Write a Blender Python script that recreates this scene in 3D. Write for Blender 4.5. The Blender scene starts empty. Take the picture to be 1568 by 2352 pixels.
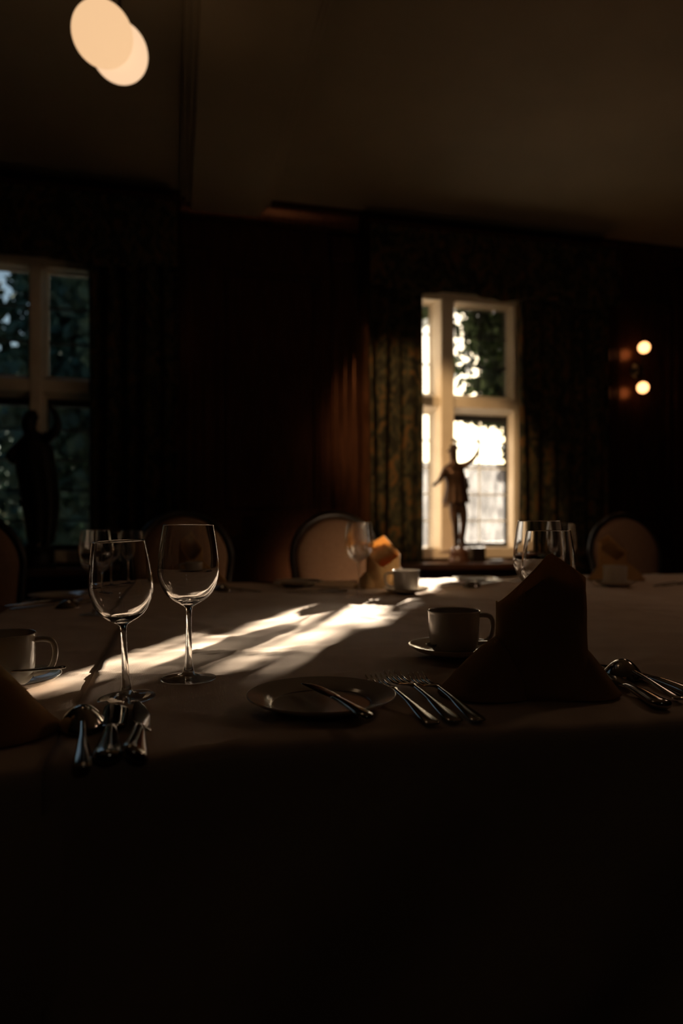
import bpy, bmesh, math, random
from mathutils import Vector, Matrix, noise, Euler
random.seed(7)
C = bpy.context.scene.collection
PI = math.pi
# ------------------------------------------------------------ camera, light, exposure
EYE = 0.961; F = 1568.0; HZ = 1210.0; TZ = 0.75
YAW = math.radians(13.8)
SUN_AZ = 0.313          # sun stands at X/D on the camera's right, beyond the window wall
SUN_EL = math.radians(12.5)
cam = bpy.data.cameras.new('camera'); camo = bpy.data.objects.new('camera', cam); C.objects.link(camo)
camo.location = (0, 0, EYE); camo.rotation_euler = (PI/2, 0, 0)
cam.sensor_fit = 'VERTICAL'; cam.sensor_height = 36; cam.lens = 24; cam.shift_y = 34/2352
cam.clip_start = 0.02; cam.clip_end = 300
cam.dof.use_dof = True; cam.dof.focus_distance = 0.93; cam.dof.aperture_fstop = 2.8
bpy.context.scene.camera = camo
vs = bpy.context.scene.view_settings
vs.view_transform = 'Standard'; vs.look = 'None'; vs.gamma = 1; vs.exposure = 0; vs.use_curve_mapping = False
world = bpy.data.worlds.new('sky'); bpy.context.scene.world = world; world.use_nodes = True
wn_ = world.node_tree; bgn = wn_.nodes['Background']
sky = wn_.nodes.new('ShaderNodeTexSky'); sky.sky_type = 'NISHITA'; sky.sun_disc = False
sun_h = math.atan2(SUN_AZ, 1.0)
sky.sun_elevation = math.radians(14); sky.sun_rotation = sun_h; sky.dust_density = 2.0
wn_.links.new(sky.outputs[0], bgn.inputs['Color']); bgn.inputs['Strength'].default_value = 0.20
sd = bpy.data.lights.new('sun', 'SUN'); sd.energy = 76; sd.angle = math.radians(0.6); sd.color = (1.0, .83, .64)
so = bpy.data.objects.new('sun', sd); C.objects.link(so)
_d = Vector((-math.sin(sun_h)*math.cos(SUN_EL), -math.cos(sun_h)*math.cos(SUN_EL), -math.sin(SUN_EL)))
so.rotation_euler = _d.to_track_quat('-Z', 'Y').to_euler(); so.location = (8, 22, 6)

def WN(w, n, z=0.0):
    return Vector((w*math.cos(YAW)-n*math.sin(YAW), w*math.sin(YAW)+n*math.cos(YAW), z))
def T(px, py, z=TZ):                       # where a point seen at (px,py) lies on the horizontal plane z
    D = (EYE-z)*F/(py-HZ); p = Vector(((px-784)/F*D, D, z))
    if z == TZ:                            # rest it on the wrinkled cloth
        w = p.x*math.cos(YAW)+p.y*math.sin(YAW); n = -p.x*math.sin(YAW)+p.y*math.cos(YAW)
        hs = [hgt(w+.03*math.cos(a), n+.03*math.sin(a)) for a in (0,.785,1.57,2.36,3.14,3.93,4.71,5.5)]
        p.z += .85*max(hs)+.15*sum(hs)/8-.0022-(.004 if w < -.112 else 0)+.0006
    return p
def PX(px, n):                             # room coordinate w of what is seen at column px at room depth n
    u = (px-784)/F; t = n/(-u*math.sin(YAW)+math.cos(YAW)); return t*(u*math.cos(YAW)+math.sin(YAW))
def lamp(name, kind, loc, energy, color, radius=.05, target=None, size=None):
    l = bpy.data.lights.new(name, kind); l.energy = energy; l.color = color
    l.shadow_soft_size = radius
    o = bpy.data.objects.new(name, l); C.objects.link(o); o.location = loc
    if kind == 'SPOT': l.spot_size = size; l.spot_blend = .6
    if target is not None: o.rotation_euler = (Vector(target)-Vector(loc)).to_track_quat('-Z', 'Y').to_euler()
    return o
# unseen warm spot, added to brighten the bright window's mullion and statuette
lamp('added_window_spot', 'SPOT', WN(-.1, 2.3, 2.92), 290, (1, .62, .30), .03, WN(1.73, 4.45, 1.40), math.radians(27))
# bare fill lights, added to raise the room's general brightness
for (w_, n_, z_, e_) in ((2.35, 3.0, 2.0, 1.15), (1.88, 1.55, 1.86, 2.0), (.4, -1.6, 2.3, .5)):
    lamp('added_fill_lamp', 'POINT', WN(w_, n_, z_), e_, (1, .62, .40) if n_ > 0 else (1, .86, .66), .12)

# ------------------------------------------------------------ materials
def mat(name, color=(.5,.5,.5), rough=.6, metal=0, spec=.5, **kw):
    m = bpy.data.materials.new(name); m.use_nodes = True
    p = m.node_tree.nodes['Principled BSDF']
    p.inputs['Base Color'].default_value = (*color, 1); p.inputs['Roughness'].default_value = rough
    p.inputs['Metallic'].default_value = metal; p.inputs['Specular IOR Level'].default_value = spec
    for k, v in kw.items(): p.inputs[k.replace('_', ' ')].default_value = v
    return m
def N(m, t): return m.node_tree.nodes.new(t)
def L(m, a, b): m.node_tree.links.new(a, b)
def coords(m, scale=(1,1,1)):
    tc = N(m, 'ShaderNodeTexCoord'); mp = N(m, 'ShaderNodeMapping'); mp.inputs['Scale'].default_value = scale
    L(m, tc.outputs['Object'], mp.inputs['Vector']); return mp.outputs['Vector']
def noisy(m, c1, c2, scale=5, vs_=(1,1,1), detail=4, lo=.35, hi=.65, bump=0, bscale=None, bdist=.002):
    p = m.node_tree.nodes['Principled BSDF']; v = coords(m, vs_)
    n = N(m, 'ShaderNodeTexNoise'); n.inputs['Scale'].default_value = scale; n.inputs['Detail'].default_value = detail
    L(m, v, n.inputs['Vector'])
    r = N(m, 'ShaderNodeValToRGB'); r.color_ramp.elements[0].position = lo; r.color_ramp.elements[1].position = hi
    r.color_ramp.elements[0].color = (*c1, 1); r.color_ramp.elements[1].color = (*c2, 1)
    L(m, n.outputs['Fac'], r.inputs['Fac']); L(m, r.outputs['Color'], p.inputs['Base Color'])
    if bump:
        n2 = N(m, 'ShaderNodeTexNoise'); n2.inputs['Scale'].default_value = bscale or scale; L(m, v, n2.inputs['Vector'])
        b = N(m, 'ShaderNodeBump'); b.inputs['Strength'].default_value = bump; b.inputs['Distance'].default_value = bdist
        L(m, n2.outputs['Fac'], b.inputs['Height']); L(m, b.outputs['Normal'], p.inputs['Normal'])
    return m
M = {}
M['wood'] = noisy(mat('dark_mahogany', rough=.26, spec=.5, Specular_Tint=(1,.42,.22,1)), (.016,.0065,.003), (.034,.013,.006), 4, (14,14,1.2), bump=.1)
M['plaster'] = noisy(mat('ceiling_plaster', rough=.85), (.20,.155,.095), (.25,.19,.115), 1.2, bump=.1, bscale=40)
M['floor'] = noisy(mat('dark_carpet', rough=.95), (.02,.012,.009), (.035,.02,.014), 60)
M['stone'] = noisy(mat('cream_window_stone', rough=.7), (.70,.60,.46), (.80,.70,.55), 6, bump=.15, bscale=60)
M['iron'] = mat('dark_casement_iron', (.02,.022,.024), .45)
M['lead'] = mat('glazing_lead', (.05,.052,.055), .5, .6)
M['bronze'] = noisy(mat('dark_bronze', rough=.38, metal=.7), (.035,.018,.010), (.075,.038,.020), 18)
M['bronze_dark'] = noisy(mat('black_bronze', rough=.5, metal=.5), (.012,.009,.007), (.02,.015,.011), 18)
M['walnut'] = noisy(mat('walnut_base', rough=.4), (.07,.028,.014), (.11,.045,.022), 6, (2,2,14))
M['chair_wood'] = mat('black_chair_wood', (.012,.008,.006), .3)
M['chair_fabric'] = noisy(mat('tan_chair_fabric', rough=.9), (.26,.15,.09), (.32,.19,.115), 90, bump=.2, bdist=.001)
M['china'] = mat('white_china', (.60,.53,.44), .16, 0, .6)
M['china'].node_tree.nodes['Principled BSDF'].inputs['Coat Weight'].default_value = .3
M['steel'] = mat('polished_steel', (.46,.44,.42), .12, 1)
M['brass'] = mat('dark_brass', (.05,.045,.035), .35, 1)
def cloth(name, c1, c2, weave=900, trans=.25, dist=.0004):
    m = noisy(mat(name, rough=.9, spec=.2), c1, c2, 12)
    nt = m.node_tree; p = nt.nodes['Principled BSDF']
    v = coords(m); a = N(m,'ShaderNodeTexWave'); a.inputs['Scale'].default_value = weave/6.28; a.bands_direction='X'
    b = N(m,'ShaderNodeTexWave'); b.inputs['Scale'].default_value = weave/6.28; b.bands_direction='Y'
    L(m,v,a.inputs['Vector']); L(m,v,b.inputs['Vector'])
    ad = N(m,'ShaderNodeMath'); L(m,a.outputs['Fac'],ad.inputs[0]); L(m,b.outputs['Fac'],ad.inputs[1])
    bp = N(m,'ShaderNodeBump'); bp.inputs['Strength'].default_value=.25; bp.inputs['Distance'].default_value=dist
    L(m,ad.outputs[0],bp.inputs['Height']); L(m,bp.outputs['Normal'],p.inputs['Normal'])
    if trans:
        t = N(m,'ShaderNodeBsdfTranslucent'); mx = N(m,'ShaderNodeMixShader'); mx.inputs[0].default_value = trans
        r = [x for x in nt.nodes if x.type=='VALTORGB'][0]; L(m, r.outputs['Color'], t.inputs['Color'])
        L(m,p.outputs[0],mx.inputs[1]); L(m,t.outputs[0],mx.inputs[2]); L(m,mx.outputs[0],nt.nodes['Material Output'].inputs[0])
    return m
M['tablecloth'] = cloth('cream_tablecloth', (.72,.56,.43), (.78,.62,.48), 1500, 0)
M['napkin'] = cloth('ochre_napkin', (.62,.38,.155), (.68,.42,.175), 1200, .38)
def glassmat():
    m = bpy.data.materials.new('clear_glass'); m.use_nodes = True; nt = m.node_tree
    for n_ in list(nt.nodes):
        if n_.type != 'OUTPUT_MATERIAL': nt.nodes.remove(n_)
    g = N(m,'ShaderNodeBsdfGlass'); g.inputs['IOR'].default_value = 1.5; g.inputs['Roughness'].default_value = 0
    L(m, g.outputs[0], nt.nodes['Material Output'].inputs[0]); return m
M['glass'] = glassmat()
def mixglass(name, f):                         # partly see-through glass for thin blown pieces
    m = bpy.data.materials.new(name); m.use_nodes = True; nt = m.node_tree; p = nt.nodes['Principled BSDF']; nt.nodes.remove(p)
    g = N(m,'ShaderNodeBsdfGlass'); g.inputs['IOR'].default_value = 1.5; g.inputs['Roughness'].default_value = 0
    t = N(m,'ShaderNodeBsdfTransparent'); mx = N(m,'ShaderNodeMixShader'); mx.inputs[0].default_value = f
    L(m,g.outputs[0],mx.inputs[1]); L(m,t.outputs[0],mx.inputs[2]); L(m,mx.outputs[0],nt.nodes['Material Output'].inputs[0]); return m
M['glass_thin'] = mixglass('thin_blown_glass', .58); M['glass_foot'] = mixglass('thin_glass_foot', .22)
def panemat(name, dirt, c=(.9,.93,.95)):
    m = bpy.data.materials.new(name); m.use_nodes = True; nt = m.node_tree
    for n_ in list(nt.nodes):
        if n_.type != 'OUTPUT_MATERIAL': nt.nodes.remove(n_)
    t = N(m,'ShaderNodeBsdfTransparent'); t.inputs[0].default_value = (*c,1)
    g = N(m,'ShaderNodeBsdfGlossy'); g.inputs['Roughness'].default_value = .02
    f = N(m,'ShaderNodeFresnel'); f.inputs[0].default_value = 1.45
    mx = N(m,'ShaderNodeMixShader'); L(m,f.outputs[0],mx.inputs[0]); L(m,t.outputs[0],mx.inputs[1]); L(m,g.outputs[0],mx.inputs[2])
    out = mx.outputs[0]
    if dirt:
        v = coords(m,(1,1,.35)); n1 = N(m,'ShaderNodeTexNoise'); n1.inputs['Scale'].default_value = 22; n1.inputs['Detail'].default_value = 5
        L(m,v,n1.inputs['Vector'])
        mr = N(m,'ShaderNodeMapRange'); mr.inputs['From Min'].default_value=.35; mr.inputs['From Max'].default_value=.68
        mr.inputs['To Min'].default_value=dirt*.25; mr.inputs['To Max'].default_value=dirt; L(m,n1.outputs['Fac'],mr.inputs['Value'])
        tl = N(m,'ShaderNodeBsdfTranslucent'); tl.inputs[0].default_value=(.92,.94,.96,1)
        m2 = N(m,'ShaderNodeMixShader'); L(m,mr.outputs[0],m2.inputs[0]); L(m,out,m2.inputs[1]); L(m,tl.outputs[0],m2.inputs[2]); out = m2.outputs[0]
    L(m,out,nt.nodes['Material Output'].inputs[0]); return m
M['pane_clear'] = panemat('window_glass', 0, (.60,.66,.68))
M['pane_dusty'] = panemat('dusty_window_glass', .045, (.74,.75,.76))
def emis(name, col, s):
    m = bpy.data.materials.new(name); m.use_nodes = True; p = m.node_tree.nodes['Principled BSDF']
    p.inputs['Base Color'].default_value = (.5,.4,.3,1); p.inputs['Emission Color'].default_value = (*col,1)
    p.inputs['Emission Strength'].default_value = s; p.inputs['Roughness'].default_value=.4; return m
M['globe'] = emis('glowing_opal_glass', (.93,.58,.31), .98)
M['globe2'] = emis('glowing_opal_glass_rear', (1.0,.66,.40), .98)
M['bulb'] = emis('hot_bulb', (1,.44,.16), 4.2)
def curtainmat():
    m = mat('floral_curtain', rough=.95, spec=.1); p = m.node_tree.nodes['Principled BSDF']
    v = coords(m,(1,1,.7)); n1 = N(m,'ShaderNodeTexNoise'); n1.inputs['Scale'].default_value=14; n1.inputs['Detail'].default_value=5; n1.inputs['Distortion'].default_value=1.6
    L(m,v,n1.inputs['Vector']); r = N(m,'ShaderNodeValToRGB'); e = r.color_ramp.elements
    e[0].position=.42; e[0].color=(.014,.012,.008,1); e[1].position=.64; e[1].color=(.085,.042,.014,1)
    q = e.new(.52); q.color=(.035,.033,.018,1)
    L(m,n1.outputs['Fac'],r.inputs['Fac']); L(m,r.outputs['Color'],p.inputs['Base Color']); return m
M['curtain'] = curtainmat()
M['leaf'] = noisy(mat('ivy_leaf', rough=.6), (.020,.045,.012), (.06,.11,.03), 30)
M['pine'] = noisy(mat('evergreen_leaf', rough=.8), (.020,.045,.032), (.05,.095,.06), 3)
M['bark'] = noisy(mat('bark', rough=.9), (.03,.02,.015), (.06,.045,.03), 20)
M['pale_wall'] = noisy(mat('pale_stone_garden_wall', rough=.9), (.16,.16,.155), (.68,.68,.67), 5, (1,1,.5), 5, .38, .6)
M['gravel'] = noisy(mat('gravel', rough=.9), (.3,.28,.25), (.45,.42,.38), 40)
M['brick'] = noisy(mat('orange_brick', rough=.9), (.35,.15,.07), (.55,.26,.13), 12)

# ------------------------------------------------------------ helpers
def link(name, verts, faces, m, parent=None, smooth=False, loc=(0,0,0), rotz=0, auto=None):
    me = bpy.data.meshes.new(name); me.from_pydata([tuple(v) for v in verts], [], faces); me.update()
    if m: me.materials.append(m)
    if smooth: me.polygons.foreach_set('use_smooth', [True]*len(me.polygons))
    o = bpy.data.objects.new(name, me); C.objects.link(o); o.location = loc; o.rotation_euler = (0,0,rotz)
    if parent: o.parent = parent
    if auto is not None:
        me.set_sharp_from_angle(angle=math.radians(auto))
    return o
class MB:
    def __init__(s): s.v = []; s.f = []
    def add(s, v, f):
        k = len(s.v); s.v += [Vector(a) for a in v]; s.f += [tuple(i+k for i in q) for q in f]; return s
    def box(s, a, b):
        x0,y0,z0 = a; x1,y1,z1 = b
        v = [(x0,y0,z0),(x1,y0,z0),(x1,y1,z0),(x0,y1,z0),(x0,y0,z1),(x1,y0,z1),(x1,y1,z1),(x0,y1,z1)]
        return s.add(v, [(0,3,2,1),(4,5,6,7),(0,1,5,4),(1,2,6,5),(2,3,7,6),(3,0,4,7)])
    def lathe(s, prof, seg=48, capb=False, capt=False):
        k = len(s.v)
        for (r,z) in prof:
            for i in range(seg):
                a = 2*PI*i/seg; s.v.append(Vector((r*math.cos(a), r*math.sin(a), z)))
        for j in range(len(prof)-1):
            for i in range(seg):
                i2 = (i+1)%seg
                s.f.append((k+j*seg+i, k+j*seg+i2, k+(j+1)*seg+i2, k+(j+1)*seg+i))
        if capb: s.f.append(tuple(k+i for i in reversed(range(seg))))
        if capt: s.f.append(tuple(k+(len(prof)-1)*seg+i for i in range(seg)))
        return s
    def rings(s, rings, cap=True):
        k = len(s.v); n = len(rings[0])
        for r in rings: s.v += [Vector(p) for p in r]
        for j in range(len(rings)-1):
            for i in range(n):
                i2 = (i+1)%n; s.f.append((k+j*n+i, k+j*n+i2, k+(j+1)*n+i2, k+(j+1)*n+i))
        if cap:
            s.f.append(tuple(k+i for i in reversed(range(n)))); s.f.append(tuple(k+(len(rings)-1)*n+i for i in range(n)))
        return s
    def tube(s, pts, rad, seg=10, flat=1.0, up=Vector((0,0,1)), cap=True):
        pts = [Vector(p) for p in pts]; R = []
        for i, p in enumerate(pts):
            t = (pts[min(i+1,len(pts)-1)]-pts[max(i-1,0)]).normalized()
            a = t.cross(up); a = a.normalized() if a.length > 1e-5 else Vector((1,0,0)); b = a.cross(t)
            r = rad[i] if isinstance(rad, (list,tuple)) else rad
            R.append([p + a*r*math.cos(2*PI*k/seg) + b*r*flat*math.sin(2*PI*k/seg) for k in range(seg)])
        return s.rings(R, cap)
    def station(s, st, seg=12, yoff=None):     # (x, z, half width, half thickness, y)
        R = []
        for q in st:
            x,z,hw,ht = q[:4]; y = q[4] if len(q) > 4 else 0
            R.append([(x, y+hw*math.cos(2*PI*k/seg), z+ht*math.sin(2*PI*k/seg)) for k in range(seg)])
        return s.rings(R)
    def build(s, name, m, parent=None, smooth=False, **kw): return link(name, s.v, s.f, m, parent, smooth, **kw)
def cr(pts, n=6):                              # smooth a profile
    out = []
    P = [pts[0]]+list(pts)+[pts[-1]]
    for i in range(1, len(P)-2):
        for k in range(n):
            t = k/n; q = []
            for d in range(len(pts[0])):
                a,b,c,e = P[i-1][d],P[i][d],P[i+1][d],P[i+2][d]
                q.append(.5*((2*b)+(-a+c)*t+(2*a-5*b+4*c-e)*t*t+(-a+3*b-3*c+e)*t**3))
            out.append(tuple(q))
    out.append(tuple(pts[-1])); return out
def fixn(o):
    bm = bmesh.new(); bm.from_mesh(o.data); bmesh.ops.recalc_face_normals(bm, faces=bm.faces); bm.to_mesh(o.data); bm.free(); return o
def tag(o, label=None, cat=None, group=None, kind=None):
    if label: o['label'] = label
    if cat: o['category'] = cat
    if group: o['group'] = group
    if kind: o['kind'] = kind
    return o
def thing(name, label, cat, loc=(0,0,0), rotz=0, group=None):
    o = bpy.data.objects.new(name, None); C.objects.link(o); o.empty_display_size = .05
    o.location = loc; o.rotation_euler = (0,0,rotz); return tag(o, label, cat, group)
def dup(o, loc=None, rot=None, label=None, scale=None, parent=None, group=None):
    c = o.copy(); C.objects.link(c)
    if parent: c.parent = parent
    for ch in list(o.children): dup(ch, parent=c)
    if loc is not None: c.location = loc
    if rot is not None: c.rotation_euler = rot
    if scale is not None: c.scale = (scale,)*3
    if label: c['label'] = label
    if group: c['group'] = group
    return c
def struct(o): o['kind'] = 'structure'; return o
def bev(o, w=.004, seg=2):
    md = o.modifiers.new('bevel', 'BEVEL'); md.width = w; md.segments = seg; md.limit_method = 'ANGLE'; return o

# ------------------------------------------------------------ room shell (built in room coordinates w, n, z)
NW = 4.467; CZ = 3.06
RW = dict(rotz=YAW)
W1 = (-2.15, -.36, .74, 2.60); W2 = (1.30, 2.42, .74, 2.60)   # window openings w0,w1,z0,z1
m_ = MB(); y0, y1 = NW, NW+.22
for a, b in ((-3.4, W1[0]), (W1[1], W2[0]), (W2[1], 4.9)): m_.box((a,y0,0),(b,y1,CZ+.1))
for q in (W1, W2): m_.box((q[0],y0,0),(q[1],y1,q[2])); m_.box((q[0],y0,q[3]),(q[1],y1,CZ+.1))
struct(m_.build('wall_far', M['wood'], **RW))
struct(MB().box((-3.6,-3.2,0),(-3.4,NW+.22,CZ+.1)).build('wall_left', M['wood'], **RW))
struct(MB().box((4.9,-3.2,0),(5.1,NW+.22,CZ+.1)).build('wall_right', M['wood'], **RW))
struct(MB().box((-3.4,-3.4,0),(4.9,-3.2,CZ+.1)).build('wall_near', M['wood'], **RW))
struct(MB().box((-3.6,-3.4,-.1),(5.1,NW+.22,0)).build('floor', M['floor'], **RW))
struct(MB().box((-3.6,-3.4,CZ),(5.1,NW+.22,CZ+.15)).build('ceiling', M['plaster'], **RW))
# boxed beam across the ceiling with stepped mouldings
m_ = MB(); a, b = .10, .545
m_.box((a,-3.2,CZ-.09),(b,NW-.01,CZ+.001))
for k,(o_,d_) in enumerate(((.03,.060),(.06,.035))): m_.box((a-o_,-3.2,CZ-d_),(b+o_,NW-.012,CZ+.001))
struct(bev(m_.build('trim_1', M['plaster'], **RW), .006))
# cornice
m_ = MB()
prof = [(0,0),(.10,0),(.10,-.02),(.075,-.04),(.045,-.075),(.03,-.10),(.03,-.125),(0,-.14)]
m_.rings([[(w_, NW-p[0], CZ-.001+p[1]) for p in prof] for w_ in (-3.39,4.89)])
struct(fixn(m_.build('trim_2', M['wood'], **RW)))
# panelling: pilasters, panel mouldings, rails
def ring_mould(mb, w0,w1,z0,z1,t=.035,d=.02,nn=NW):
    for (a,b,c,e) in ((w0,w1,z0,z0+t),(w0,w1,z1-t,z1),(w0,w0+t,z0+t,z1-t),(w1-t,w1,z0+t,z1-t)): mb.box((a,nn-d,c),(b,nn+.001,e))
def pilaster(idx, w0, w1):
    mb = MB(); mb.box((w0,NW-.03,.16),(w1,NW+.001,2.74)); mb.box((w0-.015,NW-.045,0),(w1+.015,NW+.001,.16)); mb.box((w0-.015,NW-.045,2.74),(w1+.015,NW+.001,2.9))
    n = max(2,int((w1-w0)/.05))
    for k in range(n):
        c = w0+(k+.5)*(w1-w0)/n; mb.box((c-.013,NW-.045,.25),(c+.013,NW-.029,2.66))
    struct(bev(mb.build('trim_%d'%idx, M['wood'], **RW), .005))
pilaster(3, .06, .22); pilaster(4, 1.03, 1.215); pilaster(5, 3.10, 3.15+.03); pilaster(6, 3.70, 3.86)
mb = MB(); ring_mould(mb,.27,.98,1.02,2.66); ring_mould(mb,.33,.92,1.08,2.60,.012,.03); ring_mould(mb,.27,.98,.22,.84,.03)
mb.box((.22,NW-.035,.90),(1.03,NW+.001,.96)); struct(bev(mb.build('trim_7', M['wood'], **RW), .004))
mb = MB(); ring_mould(mb,3.20,3.68,1.02,2.66,.03); ring_mould(mb,3.90,4.8,1.02,2.66,.03); mb.box((3.2,NW-.035,.90),(4.85,NW+.001,.96)); ring_mould(mb,3.20,3.68,.22,.84,.03)
struct(bev(mb.build('trim_8', M['wood'], **RW), .004))
mb = MB(); mb.box((-3.39,NW-.025,0),(.045,NW+.001,.15)); mb.box((.235,NW-.025,0),(1.0,NW+.001,.15)); mb.box((1.24,NW-.025,0),(4.89,NW+.001,.15))
struct(mb.build('baseboard_far', M['wood'], **RW))

# ------------------------------------------------------------ windows
def window(idx, q, mulls, transom, pane, dark_sash, barmat, midv):
    w0,w1,z0,z1 = q
    ni, ng, no = NW-.015, NW+.09, NW+.20
    root = MB()
    # jambs, head, sill (splayed inside)
    def bar_v(mb, c, hw, za, zb, ti=.5, ni=ni):
        mb.rings([[(c-hw*ti,ni,z),(c+hw*ti,ni,z),(c+hw,ng-.01,z),(c+hw,ng+.05,z),(c-hw,ng+.05,z),(c-hw,ng-.01,z)] for z in (za,zb)])
    def bar_h(mb, c, hw, wa, wb, ti=.5):
        mb.rings([[(w_,ni,c-hw*ti),(w_,ng-.01,c-hw),(w_,ng+.05,c-hw),(w_,ng+.05,c+hw),(w_,ng-.01,c+hw),(w_,ni,c+hw*ti)] for w_ in (wa,wb)])
    root.box((w0+.0,ni+.005,z0),(w0+.06,ng+.05,z1)); root.box((w1-.055,ni+.005,z0),(w1-.0,ng+.025,z1))
    root.box((w0,ni+.005,z1-.06),(w1,ng+.05,z1)); root.box((w0,ni+.005,z0),(w1,ng+.05,z0+.075))
    fr = fixn(root.build('window_%d'%idx, M['stone'], **RW)); struct(bev(fr,.006))
    for (c,hw) in mulls:
        mb = MB(); bar_v(mb,c,hw,z0+.05,z1-.05,.62,NW-.03); o = fixn(mb.build('mullion', M['stone'], fr)); bev(o,.006)
    ct = transom; mb = MB(); bar_h(mb,ct,.068,w0+.03,w1-.03); bev(fixn(mb.build('transom', M['stone'], fr)),.006)
    edges = [w0+.06]; 
    for (c,hw) in mulls: edges += [c-hw, c+hw]
    edges.append(w1-.055)
    ops = [(edges[i],edges[i+1]) for i in range(0,len(edges),2)]
    for i,(a,b) in enumerate(ops):
        for j,(c,e) in enumerate(((z0+.075,ct-.068),(ct+.068,z1-.06))):
            sash = (i,j) in dark_sash
            t = .011 if sash else .006
            mb = MB(); y = ng+.005
            for (aa,bb,cc,ee) in ((a,b,c,c+t*(3.2 if sash else 1)),(a,b,e-t*(4 if sash else 1),e),(a,a+t,c,e),(b-t,b,c,e)): mb.box((aa,y-.012,cc),(bb,y+.018,ee))
            s = mb.build('casement', M['iron'] if sash else M['stone'], fr)
            mb = MB(); nb = max(2, round((e-c)/.19))
            for k in range(1,nb): zz = c+(e-c)*k/nb; mb.box((a+t,y-.006,zz-.006),(b-t,y+.008,zz+.006))
            nv = midv
            for k in range(1,nv): xx = a+(b-a)*k/nv; mb.box((xx-.0045,y-.005,c+t),(xx+.0045,y+.007,e-t))
            mb.build('glazing_bars', M['lead'] if (j == 1 and i == len(ops)-1) else barmat, s)
            MB().box((a+t*.5,y+.0,c+t*.5),(b-t*.5,y+.003,e-t*.5)).build('glass_pane', pane, s)
    # inner sill board
    sb = MB().box((w0-.05,NW-.30,z0-.06),(w1+.05,NW+.0,z0-.02)).build('window_sill', M['walnut'], fr); bev(sb,.006)
    return fr
# bright window's glazing bars: sun glow put into a pale translucent colour
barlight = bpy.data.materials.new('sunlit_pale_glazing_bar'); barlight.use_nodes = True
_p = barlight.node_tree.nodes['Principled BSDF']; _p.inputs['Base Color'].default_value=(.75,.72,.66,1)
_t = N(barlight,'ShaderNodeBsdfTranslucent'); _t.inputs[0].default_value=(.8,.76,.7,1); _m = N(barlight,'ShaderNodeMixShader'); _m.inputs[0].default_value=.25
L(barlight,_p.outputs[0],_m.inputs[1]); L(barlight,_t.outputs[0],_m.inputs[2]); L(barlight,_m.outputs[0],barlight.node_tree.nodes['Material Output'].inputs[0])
window(1, W1, [(-1.27,.05),(-.811,.05)], 1.82, M['pane_clear'], {(1,0),(2,0)}, M['lead'], 1)
window(2, W2, [(1.851,.078)], 1.832, M['pane_dusty'], {(1,0)}, barlight, 2)

# ------------------------------------------------------------ curtains and pelmets
def curtain(w0, w1, z0, z1, n, folds, label, lean=0.0, seed=0):
    mb = MB(); nu, nz = folds*14, 30; rnd = random.Random(seed); ph = [rnd.uniform(-.6,.6) for _ in range(folds+2)]
    vs_ = []
    for j in range(nz+1):
        z = z0+(z1-z0)*j/nz; f = j/nz
        for i in range(nu+1):
            u = i/nu; k = u*folds; a = 2*PI*k + ph[int(k)]*.6
            amp = .035+.02*math.sin(3*u+seed)
            ww = w0+(w1-w0)*u + lean*(1-f)*(1 if u < .5 else -1)*abs(.5-u)*0 + lean*(1-f)*u
            vs_.append((ww+.012*math.sin(a*.5+f*3), n-amp*math.sin(a)*(1-.25*f)+.008*noise.noise(Vector((ww*7,z*2,seed))), z))
    fs = [(j*(nu+1)+i, j*(nu+1)+i+1, (j+1)*(nu+1)+i+1, (j+1)*(nu+1)+i) for j in range(nz) for i in range(nu)]
    mb.add(vs_, fs); o = mb.build('curtain', M['curtain'], smooth=True, **RW)
    md = o.modifiers.new('thick','SOLIDIFY'); md.thickness = .006
    return tag(o, label, 'curtain', 'floral curtains')
NC = NW-.16
curtain(-.50, .03, .02, 2.60, NC, 5, 'dark floral curtain right of the dim blue left window', seed=1)
curtain(1.235, 1.605, .02, 2.60, NC, 4, 'dark floral curtain on the left side of the bright window', lean=-0.0, seed=2)
curtain(2.315, 3.03, .02, 2.60, NC, 6, 'dark floral curtain between bright window and wall lamp', seed=3)
curtain(-2.7, -2.0, .02, 2.60, NC, 6, 'dark floral curtain on the far left side of the dim window', seed=4)
def pelmet(w0, w1, label):
    mb = MB(); n = int((w1-w0)/.02); R = []
    for i in range(n+1):
        w = w0+(w1-w0)*i/n; d = .012*math.sin(w*40); zb = 2.50+.02*math.cos((w-w0)/(w1-w0)*2*PI*3)
        R.append([(w,NW-.27-d,zb),(w,NW-.255-d,zb),(w,NW-.25,2.90),(w,NW-.28,2.90)])
    mb.rings(R); r = thing('pelmet', label, 'pelmet', (0,0,0), YAW, 'curtain pelmets')
    fixn(mb.build('valance', M['curtain'], r, True, auto=40))
    MB().box((w0-.02,NW-.29,2.90),(w1+.02,NW,2.925)).box((w0-.005,NW-.25,2.52),(w0+.01,NW,2.90)).box((w1-.01,NW-.25,2.52),(w1+.005,NW,2.90)).build('pelmet_box', M['wood'], r)
pelmet(-2.75, .02, 'dark floral pelmet above the dim left window')
pelmet(1.225, 3.05, 'dark floral pelmet above the bright window')

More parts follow.
